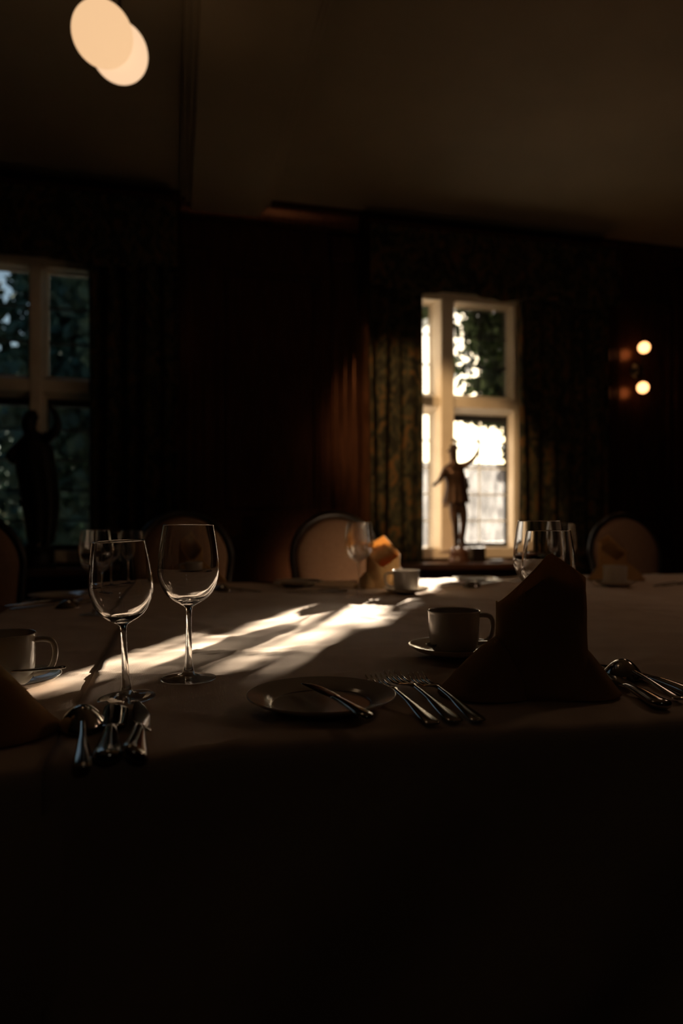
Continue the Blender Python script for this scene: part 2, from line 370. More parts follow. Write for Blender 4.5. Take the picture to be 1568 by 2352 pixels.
# ------------------------------------------------------------ outside
def leaves(name, m, pts, size, parent=None, seed=0, **kw):
    rnd = random.Random(seed); V=[]; Fc=[]
    for p in pts:
        e = Euler((rnd.uniform(0,6.28),rnd.uniform(0,6.28),rnd.uniform(0,6.28))).to_matrix(); s = size*rnd.uniform(.6,1.3); k=len(V)
        for q in ((-.5,0,0),(0,-.42,.08),(.6,0,0),(0,.42,.08)): V.append(Vector(p)+e@(Vector(q)*s))
        Fc += [(k,k+1,k+2),(k,k+2,k+3)]
    return link(name, V, Fc, m, parent, **kw)
def blob(rnd, c, r, n):
    out=[]
    for _ in range(n):
        d = Vector((rnd.gauss(0,1),rnd.gauss(0,1),rnd.gauss(0,1))).normalized()*(rnd.random()**.45)
        out.append(Vector(c)+Vector((d.x*r[0],d.y*r[1],d.z*r[2])))
    return out
rnd = random.Random(3)
iv = thing('ivy', 'dark ivy hanging outside the upper right of the bright window', 'ivy', (0,0,0), YAW)
P = []
while len(P) < 9000:
    w = rnd.uniform(1.6,2.95); z = rnd.uniform(1.40,2.95); n = NW+.30+rnd.uniform(0,.25)
    nz_ = noise.noise(Vector((w*7,z*7,1))); nf = noise.noise(Vector((w*17,z*17,8)))
    if w < 2.02: d = (z-2.50)*6+nz_
    elif z > 1.90:
        d = max((w-2.33)*7, (z-2.37)*5 - (1.6 if w < 2.20 and z < 2.64 else 0)) + .55*nz_ + .25
        if d < 0 and nf > .18: d = .1
    else: d = max((z-1.765)*9+(w-2.35)*2.4, (w-2.535)*9+(z-1.50)*1.5)+.28*nz_
    if d > 0: P.append((w,n,z))
leaves('ivy_leaves', M['leaf'], P, .058, iv, 5)
mb = MB()
for k in range(7):
    w = 2.0+k*.1; mb.tube([(w+.03*math.sin(j*1.3+k), NW+.42, 1.7+j*.12) for j in range(9)], .006, 6)
mb.build('ivy_stem', M['bark'], iv, True)
def tree(name, w, n, h, r, cnt, label, mt, seed, size=.16, zlow=.2, cone=True, group='trees in the garden'):
    rr = random.Random(seed); t = thing(name, label, 'tree', WN(w,n,-.1), YAW, group); P=[]
    for k in range(cnt):
        f = rr.random()**.8; z = zlow+(h-zlow)*f; R_ = r*((1-f)*.95+.08 if cone else math.sqrt(max(.05,1-(2*f-1)**2)))
        a = rr.uniform(0,6.28); q = R_*(rr.random()**.4)*(1+.3*math.sin(a*5+z*3))
        P.append((q*math.cos(a),q*math.sin(a),z))
    leaves('foliage', mt, P, size, t, seed)
    MB().tube([(0,0,0),(0.03,0,h*.5),(0,0,h*.9)], [.12,.08,.02], 8).build('trunk', M['bark'], t, True)
tree('conifer_tree', -.92, 8.4, 8.5, 1.25, 15000, 'tall dark conifer filling the right panes of the dim window', M['pine'], 11, .17)
tree('conifer_tree', -5.6, 10.4, 8.5, 1.9, 13000, 'dark conifer outside, seen through the leftmost panes of the dim window', M['pine'], 12, .17)
tree('leafy_bush', -2.9, 13.6, 4.2, 2.2, 9000, 'pale green bush outside, farther off between the two dark conifers', M['pine'], 13, .14, 0, False, 'bushes in the garden')
tree('leafy_bush', 1.25, 8.6, 4.4, 1.3, 14000, 'unseen added bush outside between the two windows, shading the left one', M['pine'], 14, .19, 0, False, 'bushes in the garden')  # out-of-view bush, added to keep direct sun off the left window
struct(MB().box((-30,NW+.25,-.3),(30,60,-.1)).build('ground', M['gravel'], **RW))
gw = MB().box((2.8,9.0,-.12),(5.6,9.3,1.80)); gw.box((2.76,8.96,1.80),(5.64,9.34,1.87))
tag(gw.build('garden_wall', M['pale_wall'], **RW), 'pale stone garden wall outside the lower bright window', 'wall')
bp_ = MB().box((-3.62,7.6,-.12),(-3.34,7.9,1.20)).box((-3.66,7.56,1.20),(-3.30,7.94,1.26))
tag(bp_.build('brick_pier', M['brick'], **RW), 'orange brick pier outside, left of the dark statuette', 'pillar')

# ------------------------------------------------------------ tables under cloths
TW0, TW1, TN0, TN1 = -.42, 2.55, .655, 2.62
tb = thing('dining_table', 'long dining table hidden under cream tablecloths', 'table', (0,0,0), YAW)
mb = MB(); Rr = .42
def outline(w0,w1,n0,n1,rad):
    pts=[]
    for (cx,cy,a0,r) in ((w1-.05,n1-.05,0,.05),(w0+rad,n1-rad,90,rad),(w0+.05,n0+.05,180,.05),(w1-.05,n0+.05,270,.05)):
        for k in range(9): a=math.radians(a0+k*11.25); pts.append((cx+r*math.cos(a),cy+r*math.sin(a)))
    return pts
ol = outline(TW0+.02,TW1-.02,TN0+.02,TN1-.02,Rr-.01)
mb.rings([[(a,b,z) for a,b in ol] for z in (.705,.735)]); mb.build('tabletop', M['walnut'], tb)
for (a,b) in ((-.1,.85),(-.05,2.2),(1.2,.85),(1.2,2.4),(2.4,.85),(2.4,2.4)):
    MB().box((a-.035,b-.035,0),(a+.035,b+.035,.705)).build('leg', M['walnut'], tb)
def hgt(w, n):
    v = noise.noise
    h = .0022*v(Vector((w*1.6, n*2.2, 0)))
    h += .0012*v(Vector((w*2.5, n*15+1.5*v(Vector((w*3,n*2,5))), 3)))
    h += .0007*v(Vector((w*11+n*5, n*13-w*6, 9)))
    s = v(Vector((w*1.9+2, n*5+w*2.2, 21))); h += .0016*max(0, 1-abs(s)*14)
    s = v(Vector((w*2.6-n*2.4, n*2.3+4, 33))); h += .0013*max(0, 1-abs(s)*12)
    for c in (.53, 1.15, 1.77): h += .0012*math.exp(-((w-c)/.006)**2)
    for c in (1.18, 1.72, 2.24): h += .0012*math.exp(-((n-c)/.006)**2)
    return h*2.2
def make_cloth(w0, w1, left_free, right_free, zoff, label, seed):
    st = .0125; hang = .62
    a0 = w0 if left_free else TW0-hang; a1 = w1 if right_free else TW1+hang
    A = [a0+i*st for i in range(int((a1-a0)/st)+1)]; Bn = [TN0-hang+i*st for i in range(int((TN1-TN0+2*hang)/st)+1)]
    # keep a line on the near edge for a crisp fold
    V=[]; rr=.012
    def rad_for(a,b): return Rr if (a < TW0+Rr and b > TN1-Rr) else .03
    for b in Bn:
        for a in A:
            R = rad_for(a,b)
            cx = min(max(a,TW0+R),TW1-R); cy = min(max(b,TN0+R),TN1-R)
            dx,dy = a-cx,b-cy; dl = math.hypot(dx,dy)
            if dl <= R: V.append((a,b,TZ-.0022+zoff+hgt(a,b))); continue
            ux,uy = dx/dl,dy/dl; d = dl-R; ex,ey = cx+ux*R,cy+uy*R
            if d < rr*PI/2: ph=d/rr; o=rr*math.sin(ph); z=-rr*(1-math.cos(ph))
            else:
                q = d-rr*PI/2; s = a+b*1.0 if abs(ux)<.99 else b
                o = rr+.022*min(1,q/.25)*(1+math.sin((a-b)*17+seed))*.9; z=-rr-q
            V.append((ex+ux*o,ey+uy*o,TZ-.0022+zoff+z+hgt(ex,ey)))
    na=len(A); Fc=[(j*na+i,j*na+i+1,(j+1)*na+i+1,(j+1)*na+i) for j in range(len(Bn)-1) for i in range(na-1)]
    o = link('tablecloth', V, Fc, M['tablecloth'], None, True, rotz=YAW)
    md = o.modifiers.new('thick','SOLIDIFY'); md.thickness=.0012; md.offset=-1
    tag(o, label, 'tablecloth'); return o
make_cloth(TW0, -.085, False, True, -.0040, 'cream tablecloth on the left end, under the overlapping seam', 1)
make_cloth(-.112, TW1, True, False, .0, 'large cream tablecloth crossed by the sun streaks, overlapping the left one', 2)

# ------------------------------------------------------------ wine glasses
outer = cr([(.0055,.100),(.0085,.1025),(.0150,.1062),(.0225,.1105),(.0295,.1165),(.0352,.1250),(.0398,.1365),(.0421,.1485),(.0421,.1600),(.0408,.1740),(.0386,.1900),(.0362,.2050),(.0346,.2145)],5)
inner = [(.0346-.0004,.2150)]+list(reversed(cr([(.0002,.1085),(.0100,.1095),(.0190,.1135),(.0268,.1190),(.0332,.1275),(.0380,.1380),(.0406,.1490),(.0408,.1600),(.0396,.1740),(.0375,.1900),(.0352,.2050),(.0337,.2145)],5)))
stem = cr([(.0105,.0068),(.0078,.0105),(.0062,.0170),(.0050,.0300),(.0043,.0480),(.0039,.0680),(.0039,.0860),(.0043,.0950),(.0055,.100)],5)
foot = cr([(.0002,.0004),(.0200,.0004),(.0368,.0004),(.0378,.0010),(.0376,.0018),(.0330,.0026),(.0230,.0036),(.0150,.0050),(.0105,.0068)],5)
def make_glass(label, loc, thin=False):
    t = thing('wine_glass', label, 'glass', loc, 0, 'wine glasses')
    for nm, pr in (('bowl', outer+inner), ('stem', stem), ('foot', foot)):
        MB().lathe(pr, 64).build(nm, M['glass_thin'] if thin else (M['glass_foot'] if nm=='foot' else M['glass']), t, True)
    return t
g0 = make_glass('tall clear wine glass, second from the left of the front pair, upright', T(433,1558))
dup(g0, T(291,1603), (0,-math.radians(3),math.radians(40)), 'clear wine glass leaning slightly left, behind the soup spoon', .905)
make_glass('blurred sparkling wine glass alone before the orange napkin', T(824,1375), True).scale = (1.02,)*3
dup(g0, T(219,1407), (0,0,2), 'blurred wine glass at left, partly cut by the leaning glass', .97)
dup(g0, T(249,1364), (0,0,2), 'small blurred wine glass seen through the left of the leaning glass', .92)
dup(g0, T(302,1356), (0,0,3), 'small blurred wine glass seen through the right of the leaning glass', .94)
dup(g0, T(1238,1494), (0,0,.5), 'taller wine glass behind the large dark folded napkin', 1.03)
dup(g0, T(1259,1526), (0,0,1.5), 'lower wine glass directly behind the peak of the dark folded napkin', .945)
dup(g0, T(1292,1360), (0,0,1.7), 'faint blurred wine glass farthest back on the right', 1.03)

# ------------------------------------------------------------ china
def make_cup(label, loc, rotz, steep=0):
    t = thing('cup', label, 'cup', loc, rotz, 'white coffee cups')
    o_ = cr([(.0002,.004),(.022,.004),(.0265,.0),(.029,.0015),(.0345,.006),(.0385,.014),(.0403,.028),(.0410,.046),(.0418,.064),(.0425,.0690)],4)
    i_ = list(reversed(cr([(.0002,.0075),(.026,.0080),(.0335,.013),(.0368,.022),(.0380,.040),(.0392,.060),(.0402,.0690)],4)))
    MB().lathe(o_+[(.0414,.0700)]+i_, 48).build('cup_body', M['china'], t, True)
    pts = cr([(.0395,0,.0600),(.050,0,.0608),(.0600,0,.0590),(.0650,0,.0520),(.0660,0,.0400),(.0630,0,.0270),(.0560,0,.0190),(.0460,0,.0160),(.0390,0,.0145)],4)
    MB().tube(pts, [.0038]*len(pts), 10, 1.0, Vector((0,1,0))).build('handle', M['china'], t, True)
    return t
def make_saucer(label, loc, s=1):
    top = cr([(.0002,.004),(.028,.004),(.032,.0055),(.045,.0075),(.062,.0125),(.0735,.0185)],4)
    bot = list(reversed(cr([(.0002,.0008),(.026,.0008),(.030,.0),(.034,.0015),(.046,.0042),(.063,.0098),(.0745,.0175)],4)))
    o = MB().lathe(top+[(.0748,.0186)]+bot, 56).build('saucer', M['china'], None, True, loc=loc)
    return tag(o, label, 'saucer', 'white saucers')
def make_plate(label, loc):
    top = cr([(.0002,.004),(.052,.004),(.058,.0055),(.066,.0095),(.080,.0140),(.0855,.0160)],4)
    bot = list(reversed(cr([(.0002,.0008),(.048,.0008),(.052,.0),(.056,.0012),(.066,.0060),(.080,.0108),(.0862,.0145)],4)))
    o = MB().lathe(top+[(.0862,.0158)]+bot, 72).build('side_plate', M['china'], None, True, loc=loc)
    return tag(o, label, 'plate', 'small white plates')
UP = Vector((0,0,1))
pl = make_plate('white side plate with a knife across it, front of the table', T(738,1628))
sc = make_saucer('white saucer with a spoon beside the dark folded napkin', T(1042,1507))
cp = make_cup('white cup with handle to the right beside the dark folded napkin', T(1042,1507)+UP*.0042, math.radians(8))
sL = dup(sc, T(6,1574), label='white saucer cut by the left edge of the picture'); sL.scale = (.98,)*3
dup(cp, T(4,1578)+UP*.0042, (0,0,math.radians(12)), 'white cup cut by the left edge of the picture', 1.0)
dup(sc, T(932,1362), label='blurred saucer under the sunlit cup before the orange napkin')
dup(cp, T(932,1362)+UP*.0042, (0,0,math.radians(172)), 'blurred cup catching the sun before the orange napkin')
dup(sc, T(1412,1345), label='blurred dark saucer at the far right before the napkin')
dup(cp, T(1412,1345)+UP*.0042, (0,0,math.radians(100)), 'blurred dim cup at the far right before the napkin')
dup(sc, T(450,1350), label='blurred saucer seen through the tall front wine glass')
dup(cp, T(450,1350)+UP*.0042, (0,0,math.radians(200)), 'blurred cup seen through the tall front wine glass')
dup(pl, T(685,1347), label='blurred plate before the round chair in the middle')
dup(pl, T(135,1372), label='blurred plate at the far left corner of the table')
dup(pl, T(1090,1337), label='blurred plate with shining cutlery below the window')

# ------------------------------------------------------------ napkins
def make_napkin(label, loc, rotz, bulge=.06):
    mb = MB(); seg = 64; rx, ry = .056, .040
    def hh(x, back):
        u = x/rx
        if back: return .074+(.037 if u < 0 else .050)*abs(u)**1.3     # open V neck on the far side
        else: pk, sl, sr = .152, .112, .128
        h = pk-(pk-(sl if u < .05 else sr))*abs(u-.05)**1.05
        h -= .007*math.exp(-((u-.22)/.05)**2)
        return h
    nz = 16
    for (sc_, off) in ((1.0,0.0),):
        V=[];
        for j in range(nz+1):
            for i in range(seg+1):
                a = 2*PI*i/seg; x = rx*sc_*math.cos(a); y = ry*sc_*math.sin(a)
                bl = .5+.5*math.tanh(math.sin(a)*26)
                H = (hh(x/sc_,False)*(1-bl)+hh(x/sc_,True)*bl)+off
                f = j/nz; z = H*f
                k = 1+.05*math.sin(f*2.5+1)-.06*f*(1 if x<0 else .2) + .02*noise.noise(Vector((x*40,y*40,z*25)))
                sp = .005*(i/seg-.5)
                V.append((x*k*(1+sp*4), y*k*(1-.25*f)+ .004*math.sin(a*3+f*4), z+.001))
        Fc=[(j*(seg+1)+i,j*(seg+1)+i+1,(j+1)*(seg+1)+i+1,(j+1)*(seg+1)+i) for j in range(nz) for i in range(seg)]
        mb.add(V,Fc)
    V=[]; ns_=40                                    # tall pointed inner layer
    for j in range(nz+1):
        f = j/nz
        for i in range(ns_+1):
            a = math.radians(168+(384-180+12)*i/ns_); x = rx*.94*math.cos(a); y = ry*.90*math.sin(a); u = x/rx
            H = .181-(.181-(.116 if u < .05 else .143))*abs(u-.05)**1.0
            V.append((x*(1+.03*f), y*(1-.22*f)-.002*f, max(.002,H*f)))
    mb.add(V,[(j*(ns_+1)+i,j*(ns_+1)+i+1,(j+1)*(ns_+1)+i+1,(j+1)*(ns_+1)+i) for j in range(nz) for i in range(ns_)])
    # turned-down flap edge on the shoulder and the two wings at the foot
    def wing(a0,a1,tip,h0,sgn):
        V=[]; na,ns=28,14
        for i in range(na+1):
            g = i/na; a = a0+(a1-a0)*g; hump = math.sin(PI*g)**.55
            Rr_ = .050+(tip-.050)*math.sin(PI*g)**.8
            for j in range(ns+1):
                s = j/ns; r0x, r0y = rx*.98, ry*.98
                x0,y0 = r0x*math.cos(a), r0y*math.sin(a); x1,y1 = Rr_*math.cos(a), Rr_*.82*math.sin(a)
                x = x0+(x1-x0)*s; y = y0+(y1-y0)*s
                z = h0*hump*(1-s)*(1+bulge*math.sin(PI*s))+.0015
                z += .0025*math.sin(a*9)*s*(1-s)*4
                V.append((x,y,max(.0015,z)))
        mb.add(V,[(i*(ns+1)+j,i*(ns+1)+j+1,(i+1)*(ns+1)+j+1,(i+1)*(ns+1)+j) for i in range(na) for j in range(ns)])
    wing(math.radians(118),math.radians(240),.128,.070,-1); wing(math.radians(-58),math.radians(62),.100,.058,1)
    o = mb.build('folded_napkin', M['napkin'], None, True, loc=loc, rotz=rotz, auto=50)
    md = o.modifiers.new('thick','SOLIDIFY'); md.thickness=.0022; md.offset=1
    return tag(o, label, 'napkin', 'folded ochre napkins')
nap = make_napkin('large dark folded napkin standing in front at right', T(1240,1592), math.radians(0))
dup(nap, T(880,1352), (0,0,math.radians(168)), 'orange folded napkin glowing in the sun', 1.0)
dup(nap, T(1407,1333), (0,0,math.radians(185)), 'blurred dim folded napkin at the far right', 1.0)
dup(nap, T(442,1338), (0,0,math.radians(190)), 'blurred folded napkin seen through the tall front wine glass', 1.0)
make_napkin('folded napkin wing cut by the left edge in front', T(-240,1680), math.radians(184), .16).scale = (1.27,)*3

# ------------------------------------------------------------ cutlery (local x runs from handle end to tip)
def handle(l=.115, w=.0105, th=.0022, z=.006):
    return cr([(0,z-.0025,.003,.001),(.003,z-.002,w*.72,th*.8),(.015,z-.0012,w*.82,th),(.045,z+.001,w*.62,th),(.08,z+.004,w*.36,th*.95),(l,z+.006,.0030,.0021)],4)
def make_fork(label, loc, rot, s=1):
    mb = MB(); h = handle(); mb.station(h)
    mb.station(cr([(.114,.012,.003,.0021),(.124,.0125,.0055,.0018),(.134,.011,.0105,.0013),(.146,.0092,.0125,.0011),(.150,.0088,.0128,.001)],4))
    for k in range(4):
        y = (k-1.5)*.0068
        mb.station(cr([(.147,.0090,.0024,.0011,y*.98),(.165,.0070,.0019,.0011,y),(.185,.0078,.0015,.0010,y),(.199,.0125,.0011,.0008,y),(.202,.0140,.0004,.0004,y)],3), 8)
    o = mb.build('fork', M['steel'], None, True, loc=loc, auto=60); o.rotation_euler = rot; o.scale=(s,)*3
    return tag(o, label, 'fork', 'silver forks')
def make_knife(label, loc, rot, s=1, blade=.105, bw=.0095, hw=.010, ht=.0042):
    t = thing('table_knife', label, 'knife', loc, 0, 'silver knives'); t.rotation_euler = rot; t.scale=(s,)*3
    MB().station(cr([(0,.0045,.003,.0018),(.003,.0048,hw*.75,ht*.9),(.014,.005,hw,ht),(.045,.0055,hw*.75,ht),(.075,.0062,hw*.55,ht*.9),(.094,.0065,.0055,.0034)],4)).build('handle', M['steel'], t, True, auto=60)
    st = [(.092,.0065,.0052,.0034,0),(.099,.0063,.0062,.0018,-.001),(.104,.006,bw*.85,.0010,-.003),(.125,.0055,bw,.0009,-.003),(.092+blade*.75,.0045,bw*.98,.0008,-.003),(.092+blade*.93,.004,bw*.6,.0007,.000),(.092+blade,.0038,.0012,.0006,.004)]
    MB().station(cr(st,4)).build('blade', M['steel'], t, True, auto=60)
    return t
def make_spoon(label, loc, rot, s=1, bl=.060, bw=.0215, dome=False, name='soup_spoon'):
    t = thing(name, label, 'spoon', loc, 0, 'silver spoons'); t.rotation_euler = rot; t.scale=(s,)*3
    MB().station(handle(.112,.0095,.0024)).build('handle', M['steel'], t, True, auto=60)
    V=[]; na,nr=36,10; x0=.108+bl/2; sg = 1 if dome else -1; dz = .0105 if not dome else .021
    for layer in (0,1):
        for j in range(nr+1):
            f=j/nr
            for i in range(na):
                a=2*PI*i/na; ww = bw*(1+.10*math.cos(a))
                z = sg*dz*(1-f*f)*(1 if layer==0 else .93)+( .012 if not dome else .002)-(.0010*layer if dome else -.0010*layer)
                if dome: z += 0.0
                V.append((x0+bl/2*f*math.cos(a), ww*f*math.sin(a), z))
    Fc=[]
    for layer in (0,1):
        k=layer*(nr+1)*na
        for j in range(nr):
            for i in range(na): Fc.append((k+j*na+i,k+j*na+(i+1)%na,k+(j+1)*na+(i+1)%na,k+(j+1)*na+i))
    k2=(nr+1)*na
    for i in range(na): Fc.append((nr*na+i,nr*na+(i+1)%na,k2+nr*na+(i+1)%na,k2+nr*na+i))
    o = link('spoon_bowl', V, Fc, M['steel'], t, True); fixn(o)
    return t
def ang(a, b): return math.atan2(b.y-a.y, b.x-a.x)
def rotp(a, b, pitch=0): return (0, pitch, ang(a,b))
E = lambda x,y: T(x,y)
f1 = make_fork('left fork of three, its tines beside the side plate', E(998,1676), rotp(E(998,1676), T(852,1556,.760)))
a=E(1050,1669); dup(f1, a, rotp(a, T(887,1539,.762)), 'middle fork of three, the longest reaching', 1.06)
a=E(1103,1667); dup(f1, a, rotp(a, T(948,1549,.760)), 'right fork of three, nearest the dark folded napkin')
a=T(848,1657,.766); k1 = make_knife('knife lying across the front side plate', a, (0,0,ang(a,T(686,1568,.766))), .86)
a=E(247,1760); k2 = make_knife('table knife right beside the soup spoon', a, rotp(a, T(262,1618)), 1.0, .108, .0135, .0135,.006)
a=E(304,1756); dup(k2, a, (math.radians(35),0,ang(a,T(322,1618))), 'knife on the right of the front left cutlery', .97)
a=E(190,1776); s1 = make_spoon('round soup spoon in front of the leaning glass', a, rotp(a, T(189,1655,.758)), 1.0, .066, .0245, True)
a=T(152,1537,.775); ts = make_spoon('teaspoon on the saucer cut by the left edge', a, (0,math.radians(6),ang(a,T(20,1572,.760))), .78, .045,.0155,name='teaspoon')
a=T(1146,1478,.772); dup(ts, a, (0,math.radians(5),ang(a,T(950,1499,.758))), 'teaspoon behind the cup beside the dark folded napkin')
a=E(1528,1628); dup(k2, a, rotp(a, E(1372,1549)), 'knife nearest the viewer in the right hand cutlery', 1.0)
a=E(1563,1613); dup(s1, a, rotp(a, E(1410,1541)), 'spoon in the middle of the right hand cutlery', 1.05)
a=E(1612,1604); dup(k2, a, rotp(a, E(1388,1532)), 'knife farthest back in the right hand cutlery', 1.0)
# far side place settings, blurred
def far(kind, px, py, deg, label, z=TZ, s=1):
    p = T(px,py,z); dup({'k':k1,'f':f1,'s':s1}[kind], p, (0,0,math.radians(deg)), label, s)
far('s', 1000,1352, 20, 'sunlit spoon just right of the far cup')
far('f', 1012,1346, 24, 'sunlit fork just right of the far cup, behind the spoon')
far('k', 1030,1343, 18, 'knife behind the sunlit fork right of the far cup')
far('k', 1050,1334, -12, 'shining knife laid on the blurred plate below the window', .767)
far('f', 1100,1344, 30, 'blurred fork beside the plate below the window')
far('f', 780,1356, 200, 'dark blurred fork left of the far sparkling glass')
far('k', 800,1362, 190, 'dark blurred knife left of the far sparkling glass')
far('k', 640,1344, 160, 'dark blurred knife on the plate before the middle chair', .767)
far('f', 560,1360, 150, 'dark blurred fork right of the tall front wine glass')
far('s', 600,1362, 160, 'dark blurred spoon right of the tall front wine glass')
far('s', 20,1398, 20, 'blurred glinting spoon at the left edge by the corner chair')
far('f', 10,1392, 35, 'blurred glinting fork at the left edge by the corner chair')
far('k', 175,1385, 60, 'blurred knife by the far left plate')
far('f', 1500,1345, 30, 'dark blurred fork at the far right end')
far('s', 1520,1348, 20, 'dark blurred spoon at the far right end')

# ------------------------------------------------------------ chairs
def make_chair(label, loc, rotz):
    t = thing('dining_chair', label, 'chair', loc, rotz, 'round-backed dining chairs')
    S = M['chair_wood']
    # seat faces -y, back at +y
    seat = MB(); pr=[]
    for (k,z) in ((.93,.43),(1.0,.44),(1.02,.465),(.97,.485),(.80,.498),(.5,.505)):
        pr.append([(.24*k*math.copysign(abs(math.cos(a))**.6,math.cos(a)), -.02+.23*k*math.copysign(abs(math.sin(a))**.6,math.sin(a)), z) for a in [2*PI*i/40 for i in range(40)]])
    seat.rings(pr).build('seat', M['chair_fabric'], t, True)
    MB().box((-.225,-.24,.385),(.225,.20,.432)).build('seat_rail', S, t)
    def y(z): return .20+(z-.45)*.17
    cz, rx, rz = .775, .205, .235
    pad = MB(); R=[]
    def ol_(g=0):
        q = [((rx+g)*math.cos(a), .035+(rx+g)*math.sin(a)) for a in [PI*i/28 for i in range(29)]]
        q += [(-(rx+g)+.004*i, .035-.032*i) for i in range(1,8)] + [(-.15,-.215-g),(-.07,-.22-g),(.0,-.22-g),(.07,-.22-g),(.15,-.215-g)]
        q += [((rx+g)-.004*i, .035-.032*i) for i in range(7,0,-1)]
        return q
    for (k,d) in ((.0,-.038),(.35,-.036),(.7,-.030),(.9,-.020),(1.0,0),(.9,.016),(.6,.022),(.0,.024)):
        R.append([(x_*k, y(cz+z_*k)+d, cz+z_*k) for (x_,z_) in ol_()])
    pad.rings(R, False).build('back_pad', M['chair_fabric'], t, True)
    pts=[(x_, y(cz+z_), cz+z_) for (x_,z_) in ol_(.008)+ol_(.008)[:1]]
    MB().tube(pts, .016, 8, 1, Vector((0,1,0)), False).build('back_frame', S, t, True)
    for sx in (-1,1):
        MB().tube([(sx*.20,-.22,.40),(sx*.205,-.225,.2),(sx*.20,-.23,0)], [.022,.018,.013], 8, 1, Vector((0,1,0))).build('leg', S, t, True)
        MB().tube([(sx*.185,y(.70),.66),(sx*.19,.20,.45),(sx*.195,.21,.22),(sx*.20,.26,0)], [.014,.02,.018,.014], 8, 1, Vector((0,1,0))).build('leg', S, t, True)
    return t
nCh = 2.95
ch = make_chair('tan round-backed chair behind the sparkling far wine glass', WN(PX(772,nCh+.25),nCh), YAW)
dup(ch, WN(PX(422,nCh+.25),nCh), (0,0,YAW), 'tan round-backed chair seen through the tall front wine glass')
dup(ch, WN(PX(1440,nCh+.25),nCh), (0,0,YAW), 'dim round-backed chair at the far right behind the napkin')
dup(ch, Vector((-1.24,2.31,0)), (0,0,math.radians(38)), 'almost black round-backed chair at the left table corner')

# ------------------------------------------------------------ statuettes
def skin(name, nodes, edges, m, parent, root=0, lvl=2, fat=1.25):
    me = bpy.data.meshes.new(name); me.from_pydata([n[0] for n in nodes], edges, []); 
    o = bpy.data.objects.new(name+'_tmp', me); C.objects.link(o)
    md = o.modifiers.new('s','SKIN'); md.use_smooth_shade = True
    for i,n in enumerate(nodes):
        r = n[1]; r = r if isinstance(r,tuple) else (r,r); me.skin_vertices[0].data[i].radius = (r[0]*fat, r[1]*fat)
        me.skin_vertices[0].data[i].use_root = (i==root)
    sb = o.modifiers.new('u','SUBSURF'); sb.levels = lvl; sb.render_levels = lvl
    dg = bpy.context.evaluated_depsgraph_get(); dg.update()
    nm = bpy.data.meshes.new_from_object(o.evaluated_get(dg)); nm.name = name
    bpy.data.objects.remove(o, do_unlink=True)
    nm.materials.clear(); nm.materials.append(m)
    r = bpy.data.objects.new(name, nm); C.objects.link(r); r.parent = parent
    nm.polygons.foreach_set('use_smooth',[True]*len(nm.polygons)); return r
def skirt(prof, m, parent, name, folds=9, amp=.06, flat=.75):
    mb=MB(); R=[]
    pr = cr(prof,4)
    for j,(cx,cy,r,z) in enumerate(pr):
        f=j/len(pr)
        R.append([(cx+r*math.cos(a)*(1+amp*f*math.sin(folds*a)), cy+r*flat*math.sin(a)*(1+amp*f*math.sin(folds*a)), z) for a in [2*PI*i/54 for i in range(54)]])
    mb.rings(R); return mb.build(name, m, parent, True, auto=70)
# right-hand statuette: cavalier with plumed hat, right arm of the picture raised
sw = PX(1054, NW-.17)
stt = thing('statuette', 'bronze statuette with raised arm standing in the bright window', 'statuette', WN(sw,NW-.17,.722), YAW*0)
k = .00286
def Q(px,py,y=0): return ((px-1054)*k, y, (1288-py)*k)
body_n = [(Q(1050,1140),(.045,.04)),(Q(1046,1115),(.040,.034)),(Q(1043,1085),(.050,.036)),(Q(1042,1066),(.040,.030)),(Q(1042,1052),(.018,.018)),(Q(1041,1040),(.022,.022)),(Q(1040,1026,-.003),(.026,.030)),(Q(1040,1016),(.018,.020)),
 (Q(1060,1062),.022),(Q(1074,1056,-.02),.017),(Q(1088,1043,-.03),.0145),(Q(1097,1026,-.03),.0105),(Q(1100,1012,-.03),.008),(Q(1098,1004,-.03),.009),(Q(1094,998,-.03),.006),
 (Q(1024,1068),.022),(Q(1014,1082,-.02),.018),(Q(1009,1092,-.03),.014),(Q(1000,1101,-.05),.011),(Q(992,1107,-.06),.010),(Q(988,1110,-.06),.006),
 (Q(1042,1165),(.030,.03)),(Q(1043,1190,-.02),.022),(Q(1045,1203,-.02),.019),(Q(1047,1228),.018),(Q(1047,1248),.012),(Q(1041,1254,-.04),.010),
 (Q(1062,1165),(.030,.03)),(Q(1066,1190,.01),.022),(Q(1065,1205,.01),.019),(Q(1062,1228,.02),.018),(Q(1060,1247,.02),.012),(Q(1060,1254,-.02),.010)]
be = [(0,1),(1,2),(2,3),(3,4),(4,5),(5,6),(6,7),(3,8),(8,9),(9,10),(10,11),(11,12),(12,13),(13,14),(3,15),(15,16),(16,17),(17,18),(18,19),(19,20),(0,21),(21,22),(22,23),(23,24),(24,25),(25,26),(0,27),(27,28),(28,29),(29,30),(30,31),(31,32)]
skin('figure', body_n, be, M['bronze'], stt)
c0 = Q(1046,1100)
skirt([(Q(1043,0)[0],0,.040,Q(0,1062)[2]),(Q(1043,0)[0],0,.074,Q(0,1076)[2]),(Q(1047,0)[0],0,.070,Q(0,1105)[2]),(Q(1048,0)[0],0,.080,Q(0,1128)[2]),(Q(1048,0)[0],0,.090,Q(0,1148)[2])], M['bronze'], stt, 'tunic')
mb=MB()
R=[]
for (r,py) in ((.004,1008),(.020,1009),(.028,1014),(.030,1019),(.048,1021),(.046,1024),(.02,1025)): R.append([(Q(1041,0)[0]+r*math.cos(a), r*.85*math.sin(a), Q(0,py)[2]+.25*r*math.cos(a)) for a in [2*PI*i/24 for i in range(24)]])
mb.rings(R)
